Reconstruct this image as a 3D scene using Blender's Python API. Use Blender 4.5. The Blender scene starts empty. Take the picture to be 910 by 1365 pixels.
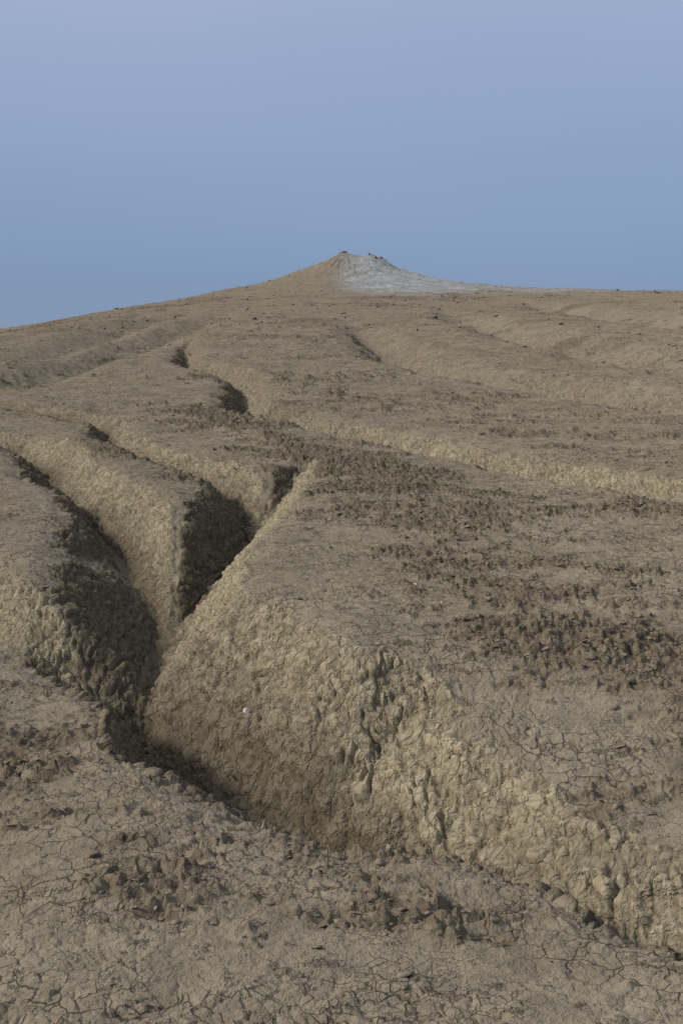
import bpy, math, numpy as np, time
T0=time.time()
rng=np.random.default_rng(7)
F=np.float32

# ---------------------------------------------------------------- noise
def hsh(ix,iy,iz,seed=0):
    with np.errstate(over='ignore'):
        h=(ix.astype(np.uint32)*np.uint32(374761393))^(iy.astype(np.uint32)*np.uint32(668265263))
        h=h+(iz.astype(np.uint32)*np.uint32(2246822519))+np.uint32((seed*3266489917+12345)&0xffffffff)
        h^=h>>np.uint32(15); h*=np.uint32(2246822519)
        h^=h>>np.uint32(13); h*=np.uint32(3266489917)
        h^=h>>np.uint32(16)
    return (h&np.uint32(0xffffff)).astype(F)/F(16777216)
def n2(x,y,seed=0):
    x=x+F(1000.3);y=y+F(1000.7)
    fx=np.floor(x);fy=np.floor(y)
    ix=fx.astype(np.int32);iy=fy.astype(np.int32)
    u=(x-fx).astype(F);v=(y-fy).astype(F);u=u*u*(3-2*u);v=v*v*(3-2*v)
    z=np.zeros(1,np.int32)
    a=hsh(ix,iy,z,seed);b=hsh(ix+1,iy,z,seed);c=hsh(ix,iy+1,z,seed);d=hsh(ix+1,iy+1,z,seed)
    return (a+(b-a)*u+(c-a)*v+(a-b-c+d)*u*v)*2-1
def fbm(x,y,s,oct=3,seed=0,g=0.5):
    t=0;a=1.0;tot=0
    for o in range(oct):
        t=t+a*n2(x/s,y/s,seed+o*17);tot+=a;a*=g;s=s*0.47
    return (t/tot).astype(F)
def worley(x,y,z,cell,seed=0,jit=0.9):
    X=x/F(cell)+F(500);Y=y/F(cell)+F(500);Z=z/F(cell)+F(500)
    ix=np.floor(X).astype(np.int32);iy=np.floor(Y).astype(np.int32);iz=np.floor(Z).astype(np.int32)
    f1=np.full(X.shape,9,F);f2=np.full(X.shape,9,F);idv=np.zeros(X.shape,F)
    tx=np.zeros(X.shape,F)
    for a in(-1,0,1):
        for b in(-1,0,1):
            for c in(-1,0,1):
                jx=ix+a;jy=iy+b;jz=iz+c
                h=hsh(jx,jy,jz,seed)
                h2=(h*F(97.31))%F(1);h3=(h*F(4231.7))%F(1)
                dx=jx+F(.5)+(h-F(.5))*F(jit)-X;dy=jy+F(.5)+(h2-F(.5))*F(jit)-Y;dz=jz+F(.5)+(h3-F(.5))*F(jit)-Z
                d=(dx*dx+dy*dy+dz*dz).astype(F)
                m=d<f1
                f2=np.where(m,f1,np.minimum(f2,d)); f1=np.where(m,d,f1); idv=np.where(m,h,idv)
                tx=np.where(m,dx*(h3-F(.5))*2+dy*(h2-F(.5))*2,tx)
    return np.sqrt(f1),np.sqrt(f2),idv,tx
def sst(a,b,x):
    t=np.clip((x-a)/(b-a),0,1);return t*t*(3-2*t)
def smin(a,b,k):
    h=np.maximum(k-np.abs(a-b),0)/k
    return np.minimum(a,b)-h*h*k*0.25
def poly(x,y,pts):
    best=np.full(x.shape,1e6,F);val=np.zeros(x.shape,F)
    for (x0,y0,v0),(x1,y1,v1) in zip(pts[:-1],pts[1:]):
        dx=x1-x0;dy=y1-y0;L=dx*dx+dy*dy
        t=np.clip(((x-x0)*dx+(y-y0)*dy)/L,0,1)
        d=(x-x0-t*dx)**2+(y-y0-t*dy)**2
        m=d<best
        best=np.where(m,d,best);val=np.where(m,v0+t*(v1-v0),val)
    return np.sqrt(best).astype(F),val.astype(F)

# ---------------------------------------------------------------- terrain (metres; mud slope rising to the cone)
CX,CY=0.12,75.0        # summit of the mud cone
VX,VY=1.75,74.2        # active vent

G1=[(9,-6,.5),(5,-.5,.5),(3,1.6,.5),(1.5,2.75,.40),(.84,3.52,.26),(.5,3.95,.30),(.24,4.38,.40),(0,4.75,.47),(-.30,5.08,.48),(-.57,5.55,.47),(-.84,6.05,.47),(-.86,6.6,.45),(-.95,7.15,.40),(-1.20,8.05,.34),(-1.58,9.1,.28),(-2.1,10.3,.25),(-2.35,11.3,.24),(-2.95,12.5,.22),(-4.5,13.6,.15),(-6,14.5,-.1)]
G1a=[(-1.35,6.3,-.15),(-1.6,6.45,.05),(-1.9,6.6,.12),(-2.5,6.95,.16),(-4,7.7,.15),(-8,9,.0)]
G1b=[(.0,4.75,.42),(.09,5.0,.26),(.16,5.35,-.08)]
G2=[(-.84,6.7,.38),(-.73,7.35,.34),(-.65,8.0,.34),(-.563,8.8,.32),(-.70,9.6,.24),(-1.08,10.4,.22),(-1.6,11.3,.20),(-2.0,12.2,.20),(-2.23,13.3,.17),(-2.9,14.5,.17),(-3.9,16,.16),(-6,18,.15),(-9,21,-.1)]
G2b=[(-.563,8.8,.26),(-.42,9.5,.18),(-.30,10.2,.08),(-.25,10.8,-.1)]
G3=[(9,4,.5),(5,6.8,.40),(3.2,8.2,.33),(2.2,9,.31),(1.8,9.7,.29),(1.36,10.4,.27),(.87,11.2,.29),(.416,12.1,.27),(-.1,13,.24),(-.55,13.8,.20),(-1.08,14.7,.27),(-1.11,16,.26),(-1.2,18,.26),(-1.6,20,.25),(-2.5,23,.25),(-3,27,.15),(-3.2,32,-.2)]
G5=[(9,10,.5),(3.7,15,.45),(2.9,17.5,.42),(2.0,20,.40),(1.1,24,.36),(.5,30,.25),(0,38,-.2)]
G6=[(12,17,.6),(5.7,23,.55),(4.8,27,.5),(4.1,31,.48),(3.4,38,.35),(3,45,-.2)]
G7=[(16,26,.7),(8.5,34,.65),(7.9,40,.6),(7.4,50,.4),(7,56,-.2)]
G8=[(-9,16,.4),(-4.9,20,.36),(-4.75,24,.38),(-4.3,29,.38),(-4.0,36,.3),(-3,46,-.2)]
G9=[(-12,24,.6),(-6.9,28,.55),(-6.5,36,.5),(-6,44,.35),(-5,52,-.2)]
G10=[(-14,36,.6),(-10,42,.6),(-8,50,.4),(-6,58,-.2)]

def base_far(x,y):
    ye=78-np.sqrt((y-78)**2+36)
    z=.25+.1*ye+.0002*np.maximum(ye,0)**2
    xl=np.minimum(x,0);xr=np.maximum(x-19,0)
    z=z-.0085*xl*xl/(1+xl*xl/900)-.006*xr*xr/(1+xr*xr/900)
    z=-smin(-z,z*0+6.0,4.0)
    return z
def macro(x,y):
    zf=base_far(x,y)
    zn=-smin(-(.17+.08*y),y*0+6.0,4.0)-.09*sst(-.55,-1.2,x)*sst(-6,-2,x)
    yb=np.interp(x,[-40,-6,-3,-1.6,-1.1,-.82,-.57,-.30,0,.24,.5,.84,1.5,3,5,9,40],
                   [20,8.5,7.05,6.35,6.12,5.98,5.55,5.08,4.75,4.38,3.95,3.52,2.75,1.6,-.5,-6,-60]).astype(F)
    wl=.4+.9*sst(-1.15,-2.0,x)
    S=sst(0,1,(y-yb+.15)/wl)
    zf=zf-.20*sst(5.9,4.3,y)*sst(-.0,.45,x)            # lower shoulder of the big rib
    b=zn+(zf-zn)*S
    b=b+.035*fbm(x,y,1.6,3,3)*sst(0,2,np.abs(y)+1)+.16*fbm(x,y,7,3,9)*sst(8,25,y)+.25*fbm(x+3,y,16,2,5)*sst(20,45,y)*sst(75,60,y)
    d,_=poly(x,y,[(-1.0,7.6,1),(-1.2,8.8,1),(-1.7,10.3,1),(-2.2,11.6,1)])
    b=b+.07*np.exp(-(d/.35)**2)
    d,_=poly(x,y,[(.2,9.0,1),(-.2,10.5,1),(-.8,12.0,1),(-1.8,13.6,1)])
    b=b+.05*np.exp(-(d/.6)**2)
    # meander warp, calmer where the two gullies join
    wf=1-.6*np.exp(-((x+.95)/.5)**2-((y-6.6)/.7)**2)
    wx=x+wf*(.075*fbm(x,y,.62,3,21)+.015*n2(x/.11,y/.11,22))
    wy=y+wf*(.075*fbm(x,y,.62,3,31)+.015*n2(x/.11,y/.11,32))
    z=b.copy()
    for g,s,k,rd in((G1,1.25,.13,.05),(G1b,1.0,.1,.06),(G1a,.8,.1,.04),(G2,1.2,.11,.04),(G2b,1.0,.1,.04),(G3,.95,.13,.05),
                 (G5,.6,.16,.2),(G6,.5,.2,.25),(G7,.45,.25,.3),(G8,.5,.22,.2),(G9,.45,.25,.25),(G10,.45,.25,.3)):
        a=np.array(g);m=(x>a[:,0].min()-3)&(x<a[:,0].max()+3)&(y>a[:,1].min()-3)&(y<a[:,1].max()+3)
        if not m.any():continue
        d,dep=poly(wx[m],wy[m],g)
        ds=np.sqrt(d*d+rd*rd)-rd
        ss=s
        if g is G1:   # the near bank falls gently into the bend, the rib side is steep
            near=sst(.1,-.1,y[m]-yb[m])*sst(-.95,-.7,x[m])*sst(.35,.0,x[m])
            xl_=np.interp(wy[m],[6.0,6.6,7.15,8.05,9.1],[-.84,-.86,-.95,-1.20,-1.58])
            lh=sst(.0,-.08,wx[m]-xl_)*sst(5.9,6.2,y[m])*sst(8.6,7.4,y[m])
            ss=s*(1-.45*near)*(1-.36*lh)
        z[m]=smin(z[m],b[m]-dep+ss*ds,k)
    dx=x-CX;dy=y-CY
    r=np.sqrt(dx*dx+dy*dy+.03)
    ang=np.arctan2(dy,dx)
    L=3.7+1.0*sst(-.5,1.5,dx/(r+.1))
    rill=1+.13*fbm(ang*3.2+5,np.log(r+1)*.6,.6,4,41,.6)*sst(.3,1.5,r)
    z=z+2.02*np.exp(-r/(L))*rill*sst(22,12,r)
    r2=np.sqrt((x-VX)**2+(y-VY)**2)
    z=z+.40*np.exp(-(r2/.55)**2)-.16*np.exp(-((r2)/.16)**2)+.25*np.exp(-(r2/2.3)**2)
    r3=np.sqrt((x-VX-.55)**2+(y-VY+.1)**2)
    z=z+.14*np.exp(-(r3/.22)**2)
    return z.astype(F)

th_d=np.linspace(-24,24,1240)
st=[];a=24;s=.12
while a<180-s*1.1:
    a+=s;st.append(a);s=min(s*1.12,4.0)
th=np.concatenate([-np.array(st[::-1]),th_d,np.array(st)])
th=np.radians(th)
r_in=np.geomspace(.25,2.3,26)[:-1]
r_mid=np.geomspace(2.3,92,2000)
r_out=np.geomspace(92,2500,50)[1:]
R=np.concatenate([r_in,r_mid,r_out])
nr,nt=len(R),len(th)
RR,TT=np.meshgrid(R,th,indexing='ij')
x=(RR*np.sin(TT)).astype(F).ravel();y=(RR*np.cos(TT)).astype(F).ravel()
RF=RR.ravel().astype(F);TF=TT.ravel()
z=macro(x,y)
print('macro',time.time()-T0)
Z=z.reshape(nr,nt)
dzr=np.gradient(Z,axis=0)/np.gradient(R)[:,None]
dth=np.gradient(th);dzt=np.gradient(Z,axis=1)/(dth[None,:]*R[:,None])
gx=dzr*np.sin(TT)+dzt*np.cos(TT);gy=dzr*np.cos(TT)-dzt*np.sin(TT)
gx=gx.astype(F).ravel();gy=gy.astype(F).ravel()
slope=np.sqrt(gx*gx+gy*gy)
nl=1/np.sqrt(1+slope**2);NX=-gx*nl;NY=-gy*nl;NZ=nl
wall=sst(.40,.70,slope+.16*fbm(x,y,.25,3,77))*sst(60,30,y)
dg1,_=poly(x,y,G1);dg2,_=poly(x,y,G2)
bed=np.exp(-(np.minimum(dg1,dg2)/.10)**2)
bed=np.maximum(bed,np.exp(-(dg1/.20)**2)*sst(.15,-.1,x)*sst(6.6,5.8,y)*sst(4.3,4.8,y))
shade_damp=np.clip(wall*sst(-.02,.35,NX+.15*fbm(x,y,.3,2,78))+bed*.85,0,1)  # painted shade on walls facing right, away from the sun, plus moist gully beds
lit_dryw=wall*(1-.8*shade_damp)*(1-.65*sst(12,16,y))*(.75+.25*sst(-.3,.3,fbm(x,y,.5,3,79)))  # yellow clay colour, held back where wall shade is painted in

bandA,_=poly(x,y,[(-2.2,15,1),(-1,12.6,1),(-.3,11,1),(.3,9,1),(.45,7.6,1),(.75,6.3,1),(1.1,5.2,1),(1.6,4.4,1)])
bandB,_=poly(x,y,[(-.5,3.6,1),(-.1,3.6,1),(.45,3.4,1),(.8,3.0,1)])
bandC,_=poly(x,y,[(-4,12.5,1),(-2.6,12,1),(-1.7,10.6,1),(-1.2,9.6,1)])
bandD,_=poly(x,y,[(1.2,13.0,1),(2.4,11.6,1),(4,10.5,1)])
bandE,_=poly(x,y,[(-1.6,5.6,1),(-1.1,4.9,1),(-.9,4.1,1)])
bd=.50*np.exp(-(bandA/.6)**2)+.27*np.exp(-(bandB/.35)**2)+.42*np.exp(-(bandC/.4)**2)+.3*np.exp(-(bandD/.7)**2)+.25*np.exp(-(bandE/.28)**2)
cn=fbm(x*.8,y*1.2,.30,5,51,.72)+.35*fbm(x,y,1.7,2,53)
clod=sst(.26,.62,cn+bd)*(1-.9*wall)
far_c=sst(.12,.5,fbm(x*.8,y,1.3,5,57,.76)+.35*fbm(x,y,5,2,58))*sst(10,18,y)*.85
skyl=sst(-3,-9,x)*sst(30,45,y)*.4
clod=np.maximum(clod*sst(34,18,y),far_c)+skyl*sst(0,.4,fbm(x,y,1.2,3,59))
clod=np.clip(clod,0,1).astype(F)

# pale fresh mud around the vent and along the crest to the right
e=np.sqrt(((x-3.1)/4.0)**2+((y-69.5)/10.5)**2)
e2=np.sqrt(((x-8.5)/5.5)**2+((y-70)/8.0)**2)
pn=.55*fbm(x,y,1.5,5,61,.68)
lim=sst(-1.1,1.0,x+.45-.05*(75-y)+pn*3.2)
pale=np.maximum(sst(1.25,.5,e+pn)*lim,.65*sst(1.15,.5,e2+pn)*sst(1,2,x)*sst(61,67,y))
pale=np.clip(pale,0,1)*sst(48,56,y)*.9

# ---- small relief along the normal
act=np.where((RF<34)&(RF>1.6)&(np.abs(TF)<math.radians(25)))[0]
xa=x[act];ya=y[act];za=z[act];wa=wall[act];ca=clod[act]
jx=.010*n2(xa/.022,ya/.022,71)+.02*n2(xa/.08,ya/.08,73);jy=.010*n2(xa/.022,ya/.022,72)+.02*n2(xa/.08,ya/.08,74)
f1,f2,idv,tl=worley(xa+jx,ya+jy,za*.8,.050,1)
g1,g2,idg,tg=worley(xa+jx,ya+jy,za*.6,.105,2)
print('worley',time.time()-T0)
edge=f2-f1
plate=sst(0,.24,edge);plateg=sst(0,.18,g2-g1)
crack=1-sst(.0,.14,edge);crackg=1-sst(0,.10,g2-g1)
fine=fbm(xa,ya,.022,3,81,.7)
mid=fbm(xa,ya,.16,3,83)
cellm=sst(-.25,.3,fbm(xa,ya,.5,2,85))
d=wa*(.015*plate+.015*plateg+.018*(idv-.5)*plate+.018*(idg-.5)*plateg+.010*tl*plate+.012*tg*plateg+.010*mid+.005*fine)
d+=(1-wa)*(.005*(idv-.5)*cellm+.006*tl*cellm*plate+.007*tg*cellm*plateg+.004*(plate-.5)*cellm+.012*mid+.0035*fine)
bil=np.abs(n2(xa/.06,ya/.05,91))+.7*np.abs(n2(xa/.028,ya/.022,92))+.3*n2(xa/.013,ya/.011,93)
d+=ca*(.016*(bil-.4)+.020*(idg-.45)*plateg+.020*(idv-.45)*plate+.03*tl*plate+.03*tg*plateg)
disp=np.zeros(x.shape,F);disp[act]=d
fa=(RF>9)&(RF<95)
xf=x[fa];yf=y[fa]
rough=.036*fbm(xf,yf,.7,5,95,.68)+clod[fa]*(.11*np.abs(fbm(xf,yf,.30,4,97,.75)))+.09*pale[fa]*np.abs(fbm(xf,yf,.5,3,98,.7))+.02*np.maximum(n2(xf/.11,yf/.11,99),0)
disp[fa]+=(sst(9,20,RF[fa])*rough).astype(F)
crk=np.zeros(x.shape,F);crk[act]=np.clip(np.maximum(crack*.8,crackg)*wa,0,1)
cell=np.full(x.shape,.5,F);cell[act]=.5*idv+.5*idg
px=x+NX*disp;py=y+NY*disp;pz=z+NZ*disp
print('disp',time.time()-T0)

verts=np.stack([px,py,pz],1).astype(F)
i=np.arange(nr-1)[:,None];j=np.arange(nt)[None,:];j2=(j+1)%nt
q=np.stack([i*nt+j,(i+1)*nt+j,(i+1)*nt+j2,i*nt+j2],-1).reshape(-1,4)
q=q[:,::-1]
cxm=x[q[:,0]];cym=y[q[:,0]]
inc=((cxm-CX)/7.5)**2+((cym-CY)/7.5)**2<1

def make(name,V,Q,attrs,tri=None):
    used=np.zeros(len(V),bool);used[Q.ravel()]=True
    if tri is not None: used[tri.ravel()]=True
    mp=np.cumsum(used)-1
    V2=V[used];Q2=mp[Q]
    me=bpy.data.meshes.new(name)
    nq=len(Q2);n3=0 if tri is None else len(tri)
    me.vertices.add(len(V2));me.vertices.foreach_set('co',V2.ravel())
    me.loops.add(nq*4+n3*3);me.polygons.add(nq+n3)
    loops=Q2.ravel().astype(np.int32);starts=np.arange(nq)*4
    if n3:
        loops=np.concatenate([loops,mp[tri].ravel().astype(np.int32)]);starts=np.concatenate([starts,nq*4+np.arange(n3)*3])
    me.loops.foreach_set('vertex_index',loops);me.polygons.foreach_set('loop_start',starts.astype(np.int32))
    me.update(calc_edges=True)
    for k,v in attrs.items():
        at=me.attributes.new(k,'FLOAT','POINT');at.data.foreach_set('value',v[used].astype(F))
    ob=bpy.data.objects.new(name,me);bpy.context.scene.collection.objects.link(ob)
    return ob
verts=np.vstack([verts,np.array([[0,0,float(macro(np.zeros(1,F),np.zeros(1,F))[0])]],F)])
ci=len(verts)-1
jj=np.arange(nt);tri=np.stack([np.full(nt,ci),(jj+1)%nt,jj],1)
ext=lambda v:np.append(v,0)
attrs=dict(wall=ext(lit_dryw),shade_damp=ext(shade_damp),steep=ext(wall),clod=ext(clod),pale=ext(pale),crack=ext(crk),cell=ext(cell))
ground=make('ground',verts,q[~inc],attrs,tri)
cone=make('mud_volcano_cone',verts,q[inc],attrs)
print('mesh',time.time()-T0)

# ---------------------------------------------------------------- materials
def nd(nt_,t,**k):
    n=nt_.nodes.new(t)
    for a,b in k.items():setattr(n,a,b)
    return n
def mud_material(name):
    m=bpy.data.materials.new(name);m.use_nodes=True;t=m.node_tree;t.nodes.clear();L=t.links.new
    out=nd(t,'ShaderNodeOutputMaterial');bs=nd(t,'ShaderNodeBsdfDiffuse');bs.inputs['Roughness'].default_value=.6
    L(bs.outputs[0],out.inputs[0])
    tc=nd(t,'ShaderNodeTexCoord');cache={}
    def noise(s,det=5,ro=.6,col=False):
        k=(s,det,ro)
        if k not in cache:
            n=nd(t,'ShaderNodeTexNoise');n.inputs['Scale'].default_value=s;n.inputs['Detail'].default_value=det;n.inputs['Roughness'].default_value=ro
            L(tc.outputs['Object'],n.inputs['Vector']);cache[k]=n
        return cache[k].outputs['Color' if col else 'Fac']
    def attr(a):
        if a not in cache:cache[a]=nd(t,'ShaderNodeAttribute',attribute_name=a)
        return cache[a].outputs['Fac']
    def ramp(f,stops):
        n=nd(t,'ShaderNodeValToRGB');e=n.color_ramp.elements
        e[0].position,e[0].color=stops[0][0],(*stops[0][1],1);e[1].position,e[1].color=stops[-1][0],(*stops[-1][1],1)
        for p,c in stops[1:-1]:
            q_=e.new(p);q_.color=(*c,1)
        L(f,n.inputs[0]);return n.outputs[0]
    def mix(f,a,b,mode='MIX'):
        n=nd(t,'ShaderNodeMix',data_type='RGBA',blend_type=mode)
        if isinstance(f,(int,float)):n.inputs[0].default_value=f
        else:L(f,n.inputs[0])
        for s,v in((6,a),(7,b)):
            if isinstance(v,tuple):n.inputs[s].default_value=(*v,1)
            else:L(v,n.inputs[s])
        return n.outputs[2]
    def math_(op,a,b,c=None):
        n=nd(t,'ShaderNodeMath',operation=op)
        for s,v in((0,a),(1,b),(2,c)):
            if v is None:continue
            if isinstance(v,(int,float)):n.inputs[s].default_value=v
            else:L(v,n.inputs[s])
        return n.outputs[0]
    def mrange(f,a,b,c=0,d=1):
        n=nd(t,'ShaderNodeMapRange');n.interpolation_type='SMOOTHSTEP'
        n.inputs[1].default_value=a;n.inputs[2].default_value=b;n.inputs[3].default_value=c;n.inputs[4].default_value=d
        L(f,n.inputs[0]);return n.outputs[0]
    v=nd(t,'ShaderNodeVectorMath',operation='MULTIPLY_ADD');L(noise(9,2,.5,col=True),v.inputs[0]);v.inputs[1].default_value=(.11,.11,.11);L(tc.outputs['Object'],v.inputs[2]);wv=v.outputs[0]
    def vor(scale):
        n=nd(t,'ShaderNodeTexVoronoi',feature='DISTANCE_TO_EDGE');n.inputs['Scale'].default_value=scale
        L(wv,n.inputs['Vector']);return n.outputs['Distance']
    vA=vor(11);vB=vor(21)
    ckA=mrange(vA,0,.032,1,0);ckB=mrange(vB,0,.05,1,0);ckW=mrange(vB,0,.12,1,0)
    pn_=noise(2.3,2,.5,col=True);sx=nd(t,'ShaderNodeSeparateColor');L(pn_,sx.inputs[0])
    patch=mrange(sx.outputs[0],.42,.60)
    patch2=mrange(sx.outputs[1],.50,.66)
    ck=math_('MAXIMUM',math_('MULTIPLY',ckA,patch),math_('MULTIPLY',math_('MULTIPLY',ckB,patch2),.6))
    ck=math_('MULTIPLY',ck,math_('SUBTRACT',1.0,attr('steep')))
    ck=math_('MAXIMUM',ck,math_('MULTIPLY',math_('MULTIPLY',ckW,attr('steep')),.5))
    nA=noise(1.1,6,.7);nB=noise(9,5,.75);nC=noise(48,4,.72)
    top=ramp(nA,[(.3,(.218,.180,.126)),(.5,(.262,.219,.158)),(.7,(.310,.263,.196))])
    top=mix(.5,top,ramp(nB,[(.3,(.182,.149,.105)),(.7,(.315,.268,.20))]))
    fl=mrange(nB,.565,.655)
    top=mix(math_('MULTIPLY',fl,.6),top,(.122,.098,.068))
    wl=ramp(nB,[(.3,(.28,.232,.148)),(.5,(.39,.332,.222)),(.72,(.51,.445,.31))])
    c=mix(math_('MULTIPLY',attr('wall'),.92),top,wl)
    c=mix(math_('MULTIPLY',attr('shade_damp'),.80),c,ramp(nB,[(.35,(.086,.068,.045)),(.7,(.155,.126,.087))]))  # dark brown puts shade into the right-facing wall colour; also tints moist beds
    cv=ramp(attr('cell'),[(0,(.76,.76,.76)),(1,(1.24,1.22,1.18))])
    c=mix(.8,c,cv,'MULTIPLY')
    cl=ramp(nC,[(.3,(.086,.066,.044)),(.5,(.146,.115,.078)),(.72,(.26,.213,.150))])
    c=mix(math_('MULTIPLY',attr('clod'),.75),c,cl)
    c=mix(math_('MULTIPLY',attr('crack'),.5),c,(.085,.066,.042))
    c=mix(math_('MULTIPLY',ck,.6),c,(.07,.055,.037))
    pl=ramp(nA,[(.3,(.22,.215,.20)),(.5,(.31,.315,.31)),(.68,(.43,.445,.45))])
    c=mix(attr('pale'),c,pl)
    L(c,bs.inputs['Color'])
    hgt=math_('ADD',math_('MULTIPLY',nC,.012),math_('MULTIPLY',nB,.032))
    hgt=math_('SUBTRACT',hgt,math_('MULTIPLY',ck,.008))
    hgt=math_('ADD',hgt,math_('MULTIPLY',fl,.008))
    bp=nd(t,'ShaderNodeBump');bp.inputs['Strength'].default_value=1.0;bp.inputs['Distance'].default_value=1.0
    L(hgt,bp.inputs['Height']);L(bp.outputs[0],bs.inputs['Normal'])
    return m
mud=mud_material('dried_mud')
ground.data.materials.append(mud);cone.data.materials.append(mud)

def simple(name,ca,cb,scale):
    m=bpy.data.materials.new(name);m.use_nodes=True;t=m.node_tree
    bs=t.nodes['Principled BSDF'];bs.inputs['Roughness'].default_value=.93;bs.inputs['Specular IOR Level'].default_value=.15
    n=t.nodes.new('ShaderNodeTexNoise');n.inputs['Scale'].default_value=scale;n.inputs['Detail'].default_value=4
    tc=t.nodes.new('ShaderNodeTexCoord');t.links.new(tc.outputs['Object'],n.inputs['Vector'])
    r=t.nodes.new('ShaderNodeValToRGB');r.color_ramp.elements[0].position=.35;r.color_ramp.elements[1].position=.68
    r.color_ramp.elements[0].color=(*ca,1);r.color_ramp.elements[1].color=(*cb,1)
    t.links.new(n.outputs['Fac'],r.inputs[0]);t.links.new(r.outputs[0],bs.inputs['Base Color'])
    b=t.nodes.new('ShaderNodeBump');b.inputs['Strength'].default_value=.6;b.inputs['Distance'].default_value=.01
    t.links.new(n.outputs['Fac'],b.inputs['Height']);t.links.new(b.outputs[0],bs.inputs['Normal'])
    return m
import bmesh
bm=bmesh.new();bmesh.ops.create_icosphere(bm,subdivisions=2,radius=1)
bm.verts.ensure_lookup_table()
SV=np.array([v.co[:] for v in bm.verts],F);SF=np.array([[v.index for v in f.verts] for f in bm.faces]);bm.free()
def chunks(name,P,N,size,flat,mat):
    n=len(P)
    V=np.repeat(SV[None],n,0)
    for o in range(4):
        dn=rng.normal(size=(n,1,3));dn/=np.linalg.norm(dn,axis=2,keepdims=True)
        dd=(V*dn).sum(2,keepdims=True);lim=rng.uniform(.25,.7,(n,1,1))
        V=V-dn*np.maximum(dd-lim,0)
    V=V*(1+rng.normal(0,.10,V.shape[:2]+(1,)))
    sc=size[:,None]*np.stack([rng.uniform(.7,1.6,n),rng.uniform(.6,1.2,n),flat],1)
    V=V*sc[:,None,:]
    a=rng.uniform(0,6.28,n);b=rng.normal(0,.3,n)
    ca,sa,cb,sb=np.cos(a)[:,None],np.sin(a)[:,None],np.cos(b)[:,None],np.sin(b)[:,None]
    x0,y0,z0=V[...,0],V[...,1],V[...,2]
    x1=x0*cb+z0*sb;z1=-x0*sb+z0*cb
    V=np.stack([x1*ca-y0*sa,x1*sa+y0*ca,z1],-1)+(P+N*size[:,None]*flat[:,None]*.1)[:,None,:]
    Fc=(SF[None]+np.arange(n)[:,None,None]*len(SV)).reshape(-1,3)
    me=bpy.data.meshes.new(name);me.vertices.add(n*len(SV));me.vertices.foreach_set('co',V.astype(F).ravel())
    me.loops.add(len(Fc)*3);me.polygons.add(len(Fc));me.loops.foreach_set('vertex_index',Fc.astype(np.int32).ravel())
    me.polygons.foreach_set('loop_start',(np.arange(len(Fc))*3).astype(np.int32));me.update(calc_edges=True)
    me.materials.append(mat)
    ob=bpy.data.objects.new(name,me);bpy.context.scene.collection.objects.link(ob);return ob
V3=verts[:-1]
area=(RF**2)
sel=(RF<26)&(RF>2.3)&(np.abs(TF)<math.radians(24))
w=np.where(sel,area*(clod**1.5+.04)*(1-.8*wall)/(1+(RF/9)**2),0).astype(np.float64);w=w/w.sum()
idx=rng.choice(len(w),11000,p=w)
size=np.clip(rng.lognormal(math.log(.0065),.55,len(idx)),.003,.022)
# coarser broken lumps higher up the hill and along its crest
w=np.where((RF>24)&(RF<82)&(np.abs(TF)<math.radians(24)),area*(clod+.12)*(1-pale),0).astype(np.float64);w=w/w.sum()
idx2=rng.choice(len(w),5500,p=w)
size2=np.clip(rng.lognormal(math.log(.036),.45,len(idx2)),.015,.11)
idx=np.concatenate([idx,idx2]);size=np.concatenate([size,size2])
Nn=np.stack([NX,NY,NZ],1)
chunks('mud_clods',V3[idx],Nn[idx],size,rng.uniform(.2,.6,len(idx)),simple('mud_crumbs',(.13,.104,.073),(.255,.212,.152),40))

def at(xx,yy):
    k=np.argmin((x-xx)**2+(y-yy)**2);return V3[k],Nn[k]
white=simple('pale_stone',(.45,.42,.36),(.68,.65,.58),60)
for n_,(xx,yy,s) in enumerate([(-.345,5.46,.020),(.42,5.9,.008),(.33,6.3,.008)]):
    p,nn=at(xx,yy)
    chunks('white_stone' if n_==0 else 'white_stone.%03d'%n_,(p+nn*s*.5)[None],nn[None],np.array([s]),np.array([.8]),white)
P=[];N=[];S=[]
for xx,yy,s in[(-.02,75,.08),(.14,75,.11),(.24,74.95,.09),(1.5,74.2,.09),(1.8,74.0,.10),(2.1,74.1,.09),(2.35,74.1,.07)]:
    p,nn=at(xx,yy);P.append(p);N.append(nn);S.append(s)
chunks('summit_mud_lumps',np.array(P),np.array(N),np.array(S),np.full(len(P),.9),simple('summit_mud',(.10,.08,.06),(.2,.17,.13),6))
# small dry twig standing on the bank edge
p,nn=at(-.035,4.50)
me=bpy.data.meshes.new('dry_twig')
tv=[(0,0,-.005),(.003,.002,.018),(-.002,.004,.038),(.004,.006,.058),(.018,.004,.034),(-.016,.0,.030)]
me.from_pydata([(float(p[0])+a_,float(p[1])+b_,float(p[2])+c_) for a_,b_,c_ in tv],[(0,1),(1,2),(2,3),(1,4),(1,5)],[])
tw=bpy.data.objects.new('dry_twig',me);bpy.context.scene.collection.objects.link(tw)
mod=tw.modifiers.new('skin','SKIN')
for k_,v_ in enumerate(me.skin_vertices[0].data if me.skin_vertices else []):
    rr_=[.0045,.004,.0035,.002,.0025,.0025][k_];v_.radius=(rr_,rr_)
    if k_==0:v_.use_root=True
tw.modifiers.new('sub','SUBSURF').levels=1
me.materials.append(simple('dry_stalk',(.35,.30,.22),(.55,.5,.4),80))

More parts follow.
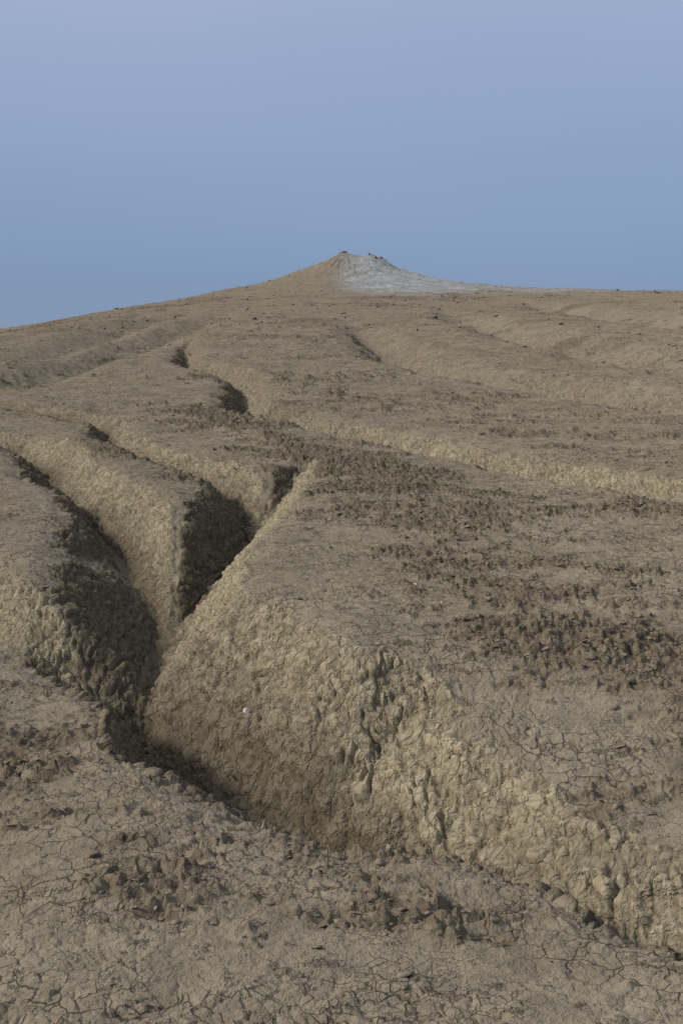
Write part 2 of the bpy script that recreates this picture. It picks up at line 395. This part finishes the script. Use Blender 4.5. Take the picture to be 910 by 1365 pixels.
# ---------------------------------------------------------------- light, sky, camera
sdir=np.array([-.84,-.32,.58]);sdir/=np.linalg.norm(sdir)
el=math.asin(sdir[2]);az=math.atan2(sdir[0],sdir[1])
sl=bpy.data.lights.new('sun','SUN');sl.energy=3.0;sl.angle=math.radians(10);sl.color=(1,.955,.875)
so=bpy.data.objects.new('sun',sl);bpy.context.scene.collection.objects.link(so)
from mathutils import Vector
so.rotation_euler=Vector(sdir.tolist()).to_track_quat('Z','Y').to_euler();so.location=(-20,-8,30)
w_=bpy.data.worlds.new('World');bpy.context.scene.world=w_;w_.use_nodes=True;t=w_.node_tree;t.nodes.clear();L=t.links.new
out=nd(t,'ShaderNodeOutputWorld')
sky=nd(t,'ShaderNodeTexSky',sky_type='NISHITA');sky.sun_disc=False;sky.sun_elevation=el;sky.sun_rotation=az
sky.dust_density=3;b1=nd(t,'ShaderNodeBackground');b1.inputs[1].default_value=.03;L(sky.outputs[0],b1.inputs[0])
tc=nd(t,'ShaderNodeTexCoord');sp=nd(t,'ShaderNodeSeparateXYZ');L(tc.outputs['Generated'],sp.inputs[0])
ns=nd(t,'ShaderNodeTexNoise');ns.inputs['Scale'].default_value=1.6;ns.inputs['Detail'].default_value=2
mp=nd(t,'ShaderNodeMapping');mp.inputs['Scale'].default_value=(1,1,3);L(tc.outputs['Generated'],mp.inputs[0]);L(mp.outputs[0],ns.inputs['Vector'])
ma=nd(t,'ShaderNodeMath',operation='MULTIPLY_ADD');L(ns.outputs['Fac'],ma.inputs[0]);ma.inputs[1].default_value=.12;L(sp.outputs['Z'],ma.inputs[2])
ma2=nd(t,'ShaderNodeMath',operation='SUBTRACT');L(ma.outputs[0],ma2.inputs[0]);ma2.inputs[1].default_value=.06
rp=nd(t,'ShaderNodeValToRGB');e=rp.color_ramp.elements
e[0].position=.02;e[0].color=(.20,.280,.43,1);e[1].position=1;e[1].color=(.62,.66,.74,1)
for p_,c_ in((.10,(.165,.250,.425)),(.20,(.235,.315,.495)),(.30,(.335,.40,.575)),(.6,(.5,.56,.68))):
    q_=e.new(p_);q_.color=(*c_,1)
L(ma2.outputs[0],rp.inputs[0]);b2=nd(t,'ShaderNodeBackground');b2.inputs[1].default_value=.87;L(rp.outputs[0],b2.inputs[0])
ad=nd(t,'ShaderNodeAddShader');L(b1.outputs[0],ad.inputs[0]);L(b2.outputs[0],ad.inputs[1]);L(ad.outputs[0],out.inputs[0])

cam=bpy.data.cameras.new('camera');cam.sensor_fit='VERTICAL';cam.sensor_height=24;cam.lens=24*1875/1365;cam.shift_y=-.0897
cam.clip_start=.05;cam.clip_end=6000
co=bpy.data.objects.new('camera',cam);co.location=(0,0,1.6);co.rotation_euler=(math.radians(90),0,0)
bpy.context.scene.collection.objects.link(co);bpy.context.scene.camera=co
s=bpy.context.scene;s.view_settings.view_transform='Standard';s.view_settings.look='None';s.view_settings.exposure=0
print('done',time.time()-T0)
